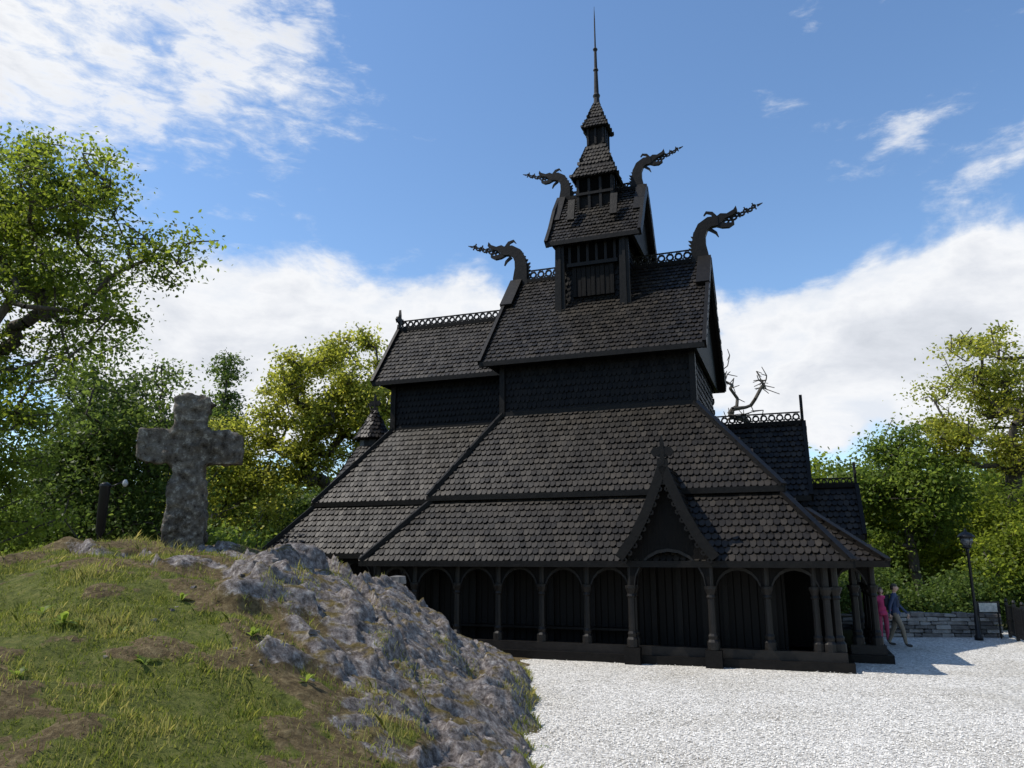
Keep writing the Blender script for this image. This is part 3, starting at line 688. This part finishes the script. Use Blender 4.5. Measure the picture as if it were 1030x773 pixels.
# ------------------------------------------------------------ trees
def make_tree(name,base,blobs,nc,per,ls,mat,seed,trunk_top=.4,sig=.45,r0=.016,flat=.6,gap=-.18,asc=.8,extra=()):
    R=np.random.default_rng(seed); base=np.array(base,float)
    w=np.array([b[3]*b[4]*b[5] for b in blobs])**.8; w/=w.sum()
    cs=[]
    while len(cs)<nc:
        b=blobs[R.choice(len(blobs),p=w)]
        d=R.normal(size=3); d/=np.linalg.norm(d); r=R.uniform()**(1/2.1)
        c=np.array(b[:3])+d*r*np.array(b[3:6])
        if nf(Vector(c*.55)+Vector((seed,0,0)))<gap: continue
        if c[2]<base[2]+.8: continue
        cs.append(c)
    for c in extra: cs.append(np.array(c,float))
    cs=np.array(cs); top=cs[:,2].max(); cen=cs.mean(0)
    nodes=[base.copy()];par=[-1]
    tt=base+np.array([(cen[0]-base[0])*.6,(cen[1]-base[1])*.6,(top-base[2])*trunk_top])
    K=8
    for k in range(1,K+1):
        nodes.append(base+(tt-base)*k/K+R.normal(0,.08,3)*[1,1,0]); par.append(len(nodes)-2)
    order=np.argsort(np.linalg.norm(cs-tt,axis=1)); tips=[]
    for ci in order:
        c=cs[ci]; Nn=np.array(nodes); dv=c-Nn; d=np.linalg.norm(dv,axis=1)+np.where(dv[:,2]<0,-dv[:,2]*asc,0)
        d[:3]+=5
        k=int(np.argmin(d)); st=nodes[k]; L=np.linalg.norm(c-st); m=max(1,int(L/.55)); pk=k
        bend=R.normal(0,.09*L,3)+np.array([0,0,-.08*L])
        for i in range(1,m+1):
            t=i/m; p=st+(c-st)*t+bend*math.sin(math.pi*t)*(1)+R.normal(0,.05,3)*(t<1)
            nodes.append(p);par.append(pk);pk=len(nodes)-1
        tips.append(pk)
        for q in range(2):
            p=nodes[pk]+R.normal(0,sig*.8,3); nodes.append(p);par.append(pk)
    n=len(nodes);cnt=np.zeros(n)
    ch=np.zeros(n,int)
    for i in range(1,n): ch[par[i]]+=1
    cnt[ch==0]=1
    for i in range(n-1,0,-1): cnt[par[i]]+=cnt[i]
    rad=r0*np.sqrt(cnt); rad[0]*=1.4
    Nn=np.array(nodes); pr=np.array(par[1:]); P=Nn[pr];Q=Nn[1:]
    r1=np.minimum(rad[pr],rad[1:]*1.5); r2=rad[1:]
    dd=Q-P; dd/=np.linalg.norm(dd,axis=1)[:,None]+1e-9
    up=np.where(np.abs(dd[:,2:3])>.9,[[1,0,0]],[[0,0,1]]); x=np.cross(dd,up); x/=np.linalg.norm(x,axis=1)[:,None]; y=np.cross(dd,x)
    V=[];k6=6
    for c,r in ((P,r1),(Q,r2)):
        for i in range(k6):
            a=2*math.pi*i/k6; V.append(c+(x*math.cos(a)+y*math.sin(a))*r[:,None])
    V=np.stack(V,1).reshape(-1,3); m=len(P)
    f=np.array([(i,(i+1)%k6,(i+1)%k6+k6,i+k6) for i in range(k6)])
    F=(f[None]+12*np.arange(m)[:,None,None]).reshape(-1,4)
    e=empty(name,tuple(base))
    off=base
    me=np_mesh(name+'_branches',V-off,F); me.materials.append(M_bark); me.polygons.foreach_set('use_smooth',[True]*len(F))
    o=link(D.objects.new('trunk_and_branches',me)); o.parent=e
    if per>0:
        cc=Nn[tips]; nl=len(cc)*per
        sg=sig*R.uniform(.6,1.35,len(cc))
        pos=np.repeat(cc,per,0)+R.normal(size=(nl,3))*np.repeat(sg,per)[:,None]*[1,1,flat]
        nrm=R.normal(size=(nl,3))+[0,0,.9]; nrm/=np.linalg.norm(nrm,axis=1)[:,None]
        t=np.cross(nrm,R.normal(size=(nl,3))); t/=np.linalg.norm(t,axis=1)[:,None]; bt=np.cross(nrm,t)
        s=ls*R.uniform(.6,1.3,nl)[:,None]
        V=np.stack([pos-t*s*.5,pos+bt*s*.3+nrm*s*.08,pos+t*s*.5,pos-bt*s*.3+nrm*s*.08],1).reshape(-1,3)
        F=np.arange(nl*4).reshape(-1,4)
        me=np_mesh(name+'_leaves',V-off,F)
        sd=np.clip(np.repeat(R.uniform(.15,.75,len(cc)),per)+R.normal(0,.16,nl),0,1)
        a=me.attributes.new('shade','FLOAT','FACE'); a.data.foreach_set('value',sd.astype(np.float32))
        me.materials.append(mat); o=link(D.objects.new('leaves',me)); o.parent=e
    return e
ex=[(-10.9,18.2,8.6),(-10.4,18.1,9.0),(-10.0,18,9.4),(-9.5,18,9.7),(-9.0,18,9.9),(-8.6,18,10.1),(-8.3,17.9,9.7),(-8.0,17.9,10.3),(-9.2,18.2,10.5),(-9.8,18.3,10.4),(-8.7,18,9.4),(-10.5,18.4,10.0),
    (-9.9,18.2,8.5),(-9.5,18,8.3),(-10.4,18.2,7.8),(-10.9,18.1,11.5),(-10.5,18.2,12.1),(-11.2,18.2,12.9),(-10.2,18.2,11.2)]
make_tree('oak_tree',(-13.9,19,1.0),[(-13.9,19,10.4,3.3,3.2,3.9),(-12.4,18.6,12.4,1.9,1.7,2.3),(-12.3,18.6,6.8,2.1,2,1.2),(-12.6,18.5,4.6,2.6,2.4,2.0),(-16.5,19,9,3,3,4),(-14.3,19,6.5,2.5,2.5,2.5)],
          370,200,.125,LM_oak,3,.45,sig=.34,r0=.0145,gap=-.1,extra=ex)
make_tree('beech_tree',(-13.2,26,.0),[(-13.2,26,6.6,2.6,2.5,3.6),(-14.8,27,6,2.6,2.5,3.6),(-12.6,25.5,4,2.6,2,2)],180,230,.16,LM_dark,11,.6,sig=.5)
make_tree('oak_tree',(-9.4,39,0),[(-9.8,39,10.2,2.8,3,3.6),(-8.2,38.5,11.6,2.0,2.2,2.6),(-11.2,39,8.2,2.2,2.4,2.6),(-6.8,38,8.6,1.6,2,3)],190,170,.2,LM_yel,5,.45,sig=.42,r0=.019,gap=-.03)
make_tree('oak_tree',(-14.5,38,0),[(-14.7,38,6.6,2.6,2.4,3.2),(-13.2,38,4.5,2.2,2,2.6)],110,190,.2,LM_yel,25,.45,sig=.5,r0=.018)
make_tree('pine_tree',(-16.9,44,0),[(-16.9,44,12.4,.8,.8,2.0),(-16.9,44,10,1.6,1.6,2.2)],60,180,.2,LM_dark,8,.9,sig=.45,flat=.35)
make_tree('ash_tree',(21.5,34,0),[(21.8,34,9.8,3.0,3,3.0),(19.4,33.5,7.4,2.2,2,1.6),(23.6,33,8,3,3,4)],200,140,.17,LM_yel,15,.5,sig=.42,r0=.019,flat=.45,gap=-.02)
make_tree('ash_tree',(17.8,34.5,0),[(17.9,34.5,5.6,2.1,2.2,2.6),(16.2,35,4.6,1.8,2,2.2)],120,190,.19,LM_mid,16,.5,sig=.45,gap=-.08)
make_tree('linden_tree',(21,30.5,0),[(21.2,30.5,3.6,2.0,2,2.2),(19.4,30.3,2.8,1.4,1.3,1.6)],90,200,.17,LM_oak,19,.4,sig=.42)
make_tree('bare_tree',(12.9,42,0),[(12.0,42,12.9,.5,.5,1.8),(14.1,42,12.3,.55,.5,1.7),(12.8,42,10.3,1.0,.6,1.2)],44,0,.12,LM_yel,21,.62,sig=.4,r0=.02,gap=-1,asc=2.5)
def forest(name,specs,mat,seed,ls=.3,per=90,sig=.6):
    R=np.random.default_rng(seed); allp=[];sh_=[];tr=MB()
    for (x,y,h,r) in specs:
        n=int(30+r*r*14)
        d=R.normal(size=(n,3)); d/=np.linalg.norm(d,axis=1)[:,None]; rr=R.uniform(size=n)**(1/2.6)
        c=np.array([x,y,h*.55])+d*rr[:,None]*[r,r,h*.46]
        c=c[c[:,2]>.3]
        c[:,0]+=R.normal(0,.3,len(c))
        p=np.repeat(c,per,0)+R.normal(size=(len(c)*per,3))*sig*[1,1,.6]
        allp.append(p); sh_.append(np.clip(np.repeat(R.uniform(.1,.8,len(c)),per)+R.normal(0,.15,len(p)),0,1))
        tr.lathe((x,y,0),[(.25,0),(.16,h*.5),(.04,h*.9)],7)
    P=np.concatenate(allp);sd=np.concatenate(sh_);nl=len(P)
    nrm=R.normal(size=(nl,3))+[0,0,.8]; nrm/=np.linalg.norm(nrm,axis=1)[:,None]
    t=np.cross(nrm,R.normal(size=(nl,3))); t/=np.linalg.norm(t,axis=1)[:,None]; bt=np.cross(nrm,t); s=ls*R.uniform(.6,1.3,nl)[:,None]
    V=np.stack([P-t*s*.5,P+bt*s*.32,P+t*s*.5,P-bt*s*.32],1).reshape(-1,3)
    me=np_mesh(name,V,np.arange(nl*4).reshape(-1,4)); a=me.attributes.new('shade','FLOAT','FACE'); a.data.foreach_set('value',sd.astype(np.float32))
    me.materials.append(mat); e=empty(name,(0,0,0)); o=link(D.objects.new('foliage',me)); o.parent=e; tr.finish('trunks',[M_bark],e)
forest('forest',[(x+random.uniform(-1,1),random.uniform(46,54),random.uniform(6.5,9.5),random.uniform(2.4,3.6)) for x in np.arange(12,48,3.2)],LM_mid,31)
forest('forest',[(x+random.uniform(-1,1),random.uniform(38,42),random.uniform(6.0,8.2),random.uniform(2,3)) for x in np.arange(15,34,3.2)],LM_oak,32,.24)
forest('forest',[(x+random.uniform(-1,1),random.uniform(44,52),random.uniform(7,10),random.uniform(2.6,3.8)) for x in np.arange(-42,-2,3.3)],LM_dark,33)
forest('shrubbery',[(x+random.uniform(-.6,.6),random.uniform(29.5,32.5),random.uniform(1.3,2.4),random.uniform(.8,1.4)) for x in np.arange(8.5,27,1.7)],LM_dark,34,.14,100,.35)
forest('shrubbery',[(x+random.uniform(-.6,.6),random.uniform(25,33),random.uniform(3,4.8),random.uniform(1.3,1.9)) for x in np.arange(-24,-8.5,1.7)],LM_mid,35,.18,90,.4)

# ------------------------------------------------------------ people
def skin_mesh(J,E,mats=None,sub=2,root=0):
    me=D.meshes.new('sk'); me.from_pydata([j[0] for j in J],E,[])
    o=link(D.objects.new('sk',me)); o.modifiers.new('s','SKIN'); s=o.modifiers.new('u','SUBSURF'); s.levels=sub
    for i,j in enumerate(J):
        me.skin_vertices[0].data[i].radius=(j[1],j[1] if len(j)<3 else j[2]); me.skin_vertices[0].data[i].use_root=(i==root)
    dg=bpy.context.evaluated_depsgraph_get(); m=D.meshes.new_from_object(o.evaluated_get(dg)); D.objects.remove(o); return m
def flatmat(name,c,rough=.8): return simple(name,[(.35,tuple(v*.8 for v in c)),(.65,c)],9,rough,.004)
def person(name,loc,rz,jacket,trouser,hair,H=1.75,pack=None,long_hair=False,stride=.2,swing=.15):
    e=empty(name,loc,rz); k=H/1.75
    P=lambda x,y,z:(x*k,y*k,z*k)
    J=[(P(0,0,.97),.135*k,.11*k),(P(0,0,1.12),.125*k,.1*k),(P(0,.01,1.3),.155*k,.115*k),(P(0,0,1.43),.12*k,.09*k),(P(0,.01,1.5),.055*k),(P(0,.02,1.57),.05*k)]
    E=[(0,1),(1,2),(2,3),(3,4),(4,5)]
    hands=[]
    for s in (-1,1):
        b=len(J); f=s*stride
        J+= [(P(s*.09,0,.9),.1*k),(P(s*.1,f*.55+.03,.5),.075*k),(P(s*.1,f-.03,.1),.05*k),(P(s*.105,f+.0,.045),.045*k),(P(s*.12,f+.15,.035),.036*k)]
        E+=[(0,b),(b,b+1),(b+1,b+2),(b+2,b+3),(b+3,b+4)]
        b=len(J); g=-s*swing
        J+=[(P(s*.17,0,1.41),.07*k),(P(s*.235,g*.4-.02,1.14),.053*k),(P(s*.25,g+.08,.91),.036*k)]
        E+=[(3,b),(b,b+1),(b+1,b+2)]; hands.append((s,P(s*.25,g+.08,.91)))
    m=skin_mesh(J,E); 
    MJ=flatmat(name+'_jacket',jacket);MT=flatmat(name+'_trousers',trouser);MS=flatmat('skin_tone',(.5,.32,.24),.6);MSh=flatmat(name+'_shoes',(.05,.045,.04))
    for q in(MJ,MT,MS,MSh): m.materials.append(q)
    for p in m.polygons:
        c=p.center/k; i=0
        if c.z<.93 and abs(c.x)<.19: i=1
        if c.z<.085: i=3
        if c.z>1.505: i=2
        p.material_index=i; p.use_smooth=True
    o=link(D.objects.new('body',m)); o.parent=e
    for s,w in hands:
        w=Vector(w)/1; d=Vector((0,.12,-1)).normalized()
        J=[(w,.026*k),(w+d*.05*k,.034*k,.02*k),(w+d*.085*k,.036*k,.018*k)];E=[(0,1),(1,2)]
        for fi,(dy,l) in enumerate(((-.03,.06),(-.01,.075),(.01,.07),(.028,.055))):
            b=len(J); J+=[(w+Vector((0,dy,0))+d*.1*k,.0095),(w+Vector((-s*.008,dy*1.1,0))+d*(.1+l*.5),.0085),(w+Vector((-s*.025,dy*1.1,0))+d*(.1+l),.007)]
            E+=[(2,b),(b,b+1),(b+1,b+2)]
        b=len(J); J+=[(w+Vector((0,.045,0))+d*.05,.011),(w+Vector((-s*.01,.062,0))+d*.09,.009)]; E+=[(1,b),(b,b+1)]
        hm=skin_mesh(J,E,sub=1); hm.materials.append(MS); o=link(D.objects.new('hand',hm)); o.parent=e
    import bmesh
    bm=bmesh.new(); bmesh.ops.create_uvsphere(bm,u_segments=24,v_segments=18,radius=.1)
    for v in bm.verts:
        x,y,z=v.co; v.co=Vector((x*.78,y*.98,z*1.2))
        if z<0: v.co.x*=1-.28*(-z/.1); v.co.y*=1-.12*(-z/.1)
        if y>.08 and abs(x)<.022 and -.035<z<.02: v.co.y+=.022*(1-abs(x)/.022)
        if y>.07 and abs(abs(x)-.035)<.018 and 0<z<.025: v.co.y-=.006
    hm=D.meshes.new('head'); bm.to_mesh(hm); bm.free(); hm.materials.append(MS)
    for p in hm.polygons:p.use_smooth=True
    o=link(D.objects.new('head',hm)); o.parent=e; o.location=P(0,.03,1.64); o.scale=(k,k,k)
    fm=MB(); 
    for s in(-1,1):
        fm.lathe((s*.03,.1,.012),[(.002,-.006),(.009,0),(.002,.006)],8)
    fm.box(-.022,.022,.088,.094,-.048,-.042)
    o=fm.finish('eyes_and_mouth',[flatmat('eye_dark',(.03,.02,.02))],e); o.location=P(0,.025,1.64)
    em=MB()
    for s in(-1,1): em.ring((s*.08,0,0),(0,1,0),(0,0,1),.03,.012,.015,8)
    o=em.finish('ears',[MS],e); o.location=P(0,.025,1.635)
    bm=bmesh.new(); bmesh.ops.create_uvsphere(bm,u_segments=24,v_segments=18,radius=.108)
    for v in bm.verts: v.co=Vector((v.co.x*.82,v.co.y*1.0,v.co.z*1.18))
    dl=[v for v in bm.verts if (v.co.z<.035 and v.co.y>.01) or v.co.z<-.06]
    bmesh.ops.delete(bm,geom=dl,context='VERTS')
    if long_hair:
        for v in bm.verts:
            if v.co.z<-.01: v.co.z-=.10*min(1,(-.01-v.co.z)/.05); v.co.y-=.01
    hm=D.meshes.new('hair'); bm.to_mesh(hm); bm.free(); hm.materials.append(flatmat(name+'_hair',hair,.6))
    o=link(D.objects.new('hair',hm)); o.parent=e; o.location=P(0,.018,1.648); o.scale=(k,k,k); so=o.modifiers.new('s','SOLIDIFY'); so.thickness=.008
    if pack:
        bm=bmesh.new(); bmesh.ops.create_cube(bm,size=1); bmesh.ops.bevel(bm,geom=bm.edges[:],offset=.25,segments=3,affect='EDGES')
        for v in bm.verts: v.co=Vector((v.co.x*.3,v.co.y*.17-.0,v.co.z*.46))
        pm=D.meshes.new('backpack'); bm.to_mesh(pm); bm.free(); pm.materials.append(flatmat(name+'_pack',pack))
        o=link(D.objects.new('backpack',pm)); o.parent=e; o.location=P(0,-.19,1.22)
        st=MB()
        for s in(-1,1): st.beam((s*.1,-.12,1.46*k),(s*.1,.14,1.4*k),.045,.012); st.beam((s*.1,.14,1.4*k),(s*.12,.1,1.1*k),.045,.012,up=(0,1,0))
        st.finish('straps',[flatmat(name+'_strap',pack)],e)
    hb=MB(); hb.lathe((0,0,0),[(.155*k,.86*k),(.165*k,.9*k),(.15*k,.99*k)],18); o=hb.finish('jacket_hem',[MJ],e,True); o.scale=(1,.82,1)
person('walking_man',(11.8,24.6,0),math.radians(-125),(.03,.05,.11),(.2,.165,.12),(.05,.035,.02),1.82,pack=(.04,.04,.05),stride=.24,swing=.2)
person('standing_woman',(11.9,25.7,0),math.radians(160),(.65,.06,.18),(.4,.05,.12),(.09,.05,.03),1.68,long_hair=True,stride=.05,swing=.06)

# ------------------------------------------------------------ world
sunh=Vector((-.95,-.05,0)).normalized(); EL=math.radians(54)
W=D.worlds.new('World'); S.world=W; W.use_nodes=True; nt=W.node_tree; L=nt.links
try:
    W.cycles.sampling_method='MANUAL'; W.cycles.sample_map_resolution=256
except Exception as ex_: print(ex_)
bg=nt.nodes['Background']
sky=N(nt,'ShaderNodeTexSky'); sky.sky_type='NISHITA'; sky.sun_disc=False; sky.sun_elevation=EL; sky.sun_rotation=math.atan2(sunh.x,sunh.y)
sky.air_density=1.0; sky.dust_density=.3; sky.ozone_density=2.0
tc=N(nt,'ShaderNodeTexCoord'); sx=N(nt,'ShaderNodeSeparateXYZ'); L.new(tc.outputs['Generated'],sx.inputs[0])
def mth(op,a,b=None,c=None):
    n=N(nt,'ShaderNodeMath',operation=op)
    for i,q in enumerate((a,b,c)):
        if q is None: continue
        if isinstance(q,(int,float)): n.inputs[i].default_value=q
        else: L.new(q,n.inputs[i])
    return n.outputs[0]
az=mth('MULTIPLY',mth('ARCTAN2',sx.outputs[0],sx.outputs[1]),57.2958)
el=mth('MULTIPLY',mth('ARCSINE',sx.outputs[2]),57.2958)
def blob(a0,e0,sa,se,w,rot=0):
    c,s=math.cos(math.radians(rot)),math.sin(math.radians(rot))
    du=mth('SUBTRACT',az,a0);dv=mth('SUBTRACT',el,e0)
    p=mth('ADD',mth('MULTIPLY',du,c/sa),mth('MULTIPLY',dv,s/sa)); q=mth('ADD',mth('MULTIPLY',du,-s/se),mth('MULTIPLY',dv,c/se))
    r=mth('ADD',mth('MULTIPLY',p,p),mth('MULTIPLY',q,q))
    return mth('MULTIPLY',mth('EXPONENT',mth('MULTIPLY',r,-1.0)),w)
tot=None
for bl in [(-38,33,14,7,.95,-20),(-20,34,10,5,.62,-30),(-24,24,6,2.5,-.15,-30),(-19,14.5,17,5.6,1.25,-4),(-4,19,4,3,.5,10),(27,14,12,5.2,1.3,4),(38,14,9,7,.6,0),
           (21,31,2.6,.9,.42,-8),(30,28,5,1.2,.42,28),(37,26,4,1.6,.45,30),(6,26,11,3.2,-.6,0),(4,34,13,6,-.45,0),(-10,26,7,3,-.25,0),(-110,40,60,20,.45,0),(150,30,50,18,.4,0)]:
    b_=blob(*bl); tot=b_ if tot is None else mth('ADD',tot,b_)
cv=N(nt,'ShaderNodeCombineXYZ'); L.new(mth('MULTIPLY',az,.11),cv.inputs[0]); L.new(mth('MULTIPLY',el,.17),cv.inputs[1])
n1=N(nt,'ShaderNodeTexNoise',Scale=1.0,Detail=8.0,Roughness=.6,Distortion=.25); L.new(cv.outputs[0],n1.inputs['Vector'])
mp=N(nt,'ShaderNodeMapping'); mp.inputs['Rotation'].default_value=(0,0,math.radians(28)); mp.inputs['Scale'].default_value=(1.5,3.0,1); L.new(cv.outputs[0],mp.inputs[0])
n2=N(nt,'ShaderNodeTexNoise',Scale=1.5,Detail=8.0,Roughness=.64,Distortion=.3); L.new(mp.outputs[0],n2.inputs['Vector'])
hi=N(nt,'ShaderNodeMapRange'); L.new(el,hi.inputs[0]); hi.inputs[1].default_value=20; hi.inputs[2].default_value=28; hi.inputs[3].default_value=.2; hi.inputs[4].default_value=1.5
dens=mth('ADD',mth('ADD',tot,mth('MULTIPLY',mth('SUBTRACT',n1.outputs[0],.5),1.5)),mth('MULTIPLY',mth('SUBTRACT',n2.outputs[0],.5),hi.outputs[0]))
mr=N(nt,'ShaderNodeMapRange'); mr.interpolation_type='SMOOTHSTEP'; L.new(dens,mr.inputs[0]); mr.inputs[1].default_value=.2; 
wd=N(nt,'ShaderNodeMapRange'); L.new(el,wd.inputs[0]); wd.inputs[1].default_value=18; wd.inputs[2].default_value=28; wd.inputs[3].default_value=.48; wd.inputs[4].default_value=.95
L.new(wd.outputs[0],mr.inputs[2])
mr2=N(nt,'ShaderNodeMapRange'); L.new(mth('ADD',dens,mth('ADD',mth('MULTIPLY',mth('SUBTRACT',n1.outputs[0],.5),1.8),mth('MULTIPLY',mth('SUBTRACT',n2.outputs[0],.5),.8))),mr2.inputs[0]); mr2.inputs[1].default_value=.3; mr2.inputs[2].default_value=2.0
cr_=ramp(nt,[(0,(5.3,5.6,6.1)),(.28,(6.2,6.3,6.5)),(.6,(5.1,5.3,5.7)),(1,(4.0,4.25,4.7))]); L.new(mr2.outputs[0],cr_.inputs[0])
hs=N(nt,'ShaderNodeHueSaturation'); hs.inputs['Saturation'].default_value=1.1; hs.inputs['Value'].default_value=1.3; L.new(sky.outputs[0],hs.inputs['Color'])
mx=N(nt,'ShaderNodeMix',data_type='RGBA'); L.new(mr.outputs[0],mx.inputs[0]); L.new(hs.outputs[0],mx.inputs[6]); L.new(cr_.outputs[0],mx.inputs[7])
L.new(mx.outputs[2],bg.inputs[0]); bg.inputs[1].default_value=.15

sun=D.lights.new('sun','SUN'); sun.energy=5.0; sun.angle=math.radians(.5); sun.color=(1,.94,.85)
so=link(D.objects.new('sun',sun)); v=Vector((sunh.x*math.cos(EL),sunh.y*math.cos(EL),math.sin(EL)))
so.rotation_euler=v.to_track_quat('Z','Y').to_euler(); so.location=v*60

cam=D.cameras.new('camera'); cam.lens=27; cam.sensor_width=36; cam.clip_end=3000; cam.clip_start=.1
co=link(D.objects.new('camera',cam)); co.location=(0,0,2.6); co.rotation_euler=(math.radians(90+12.8),0,0)
S.camera=co
S.view_settings.view_transform='Standard'; S.view_settings.look='None'; S.view_settings.exposure=0; S.view_settings.gamma=1
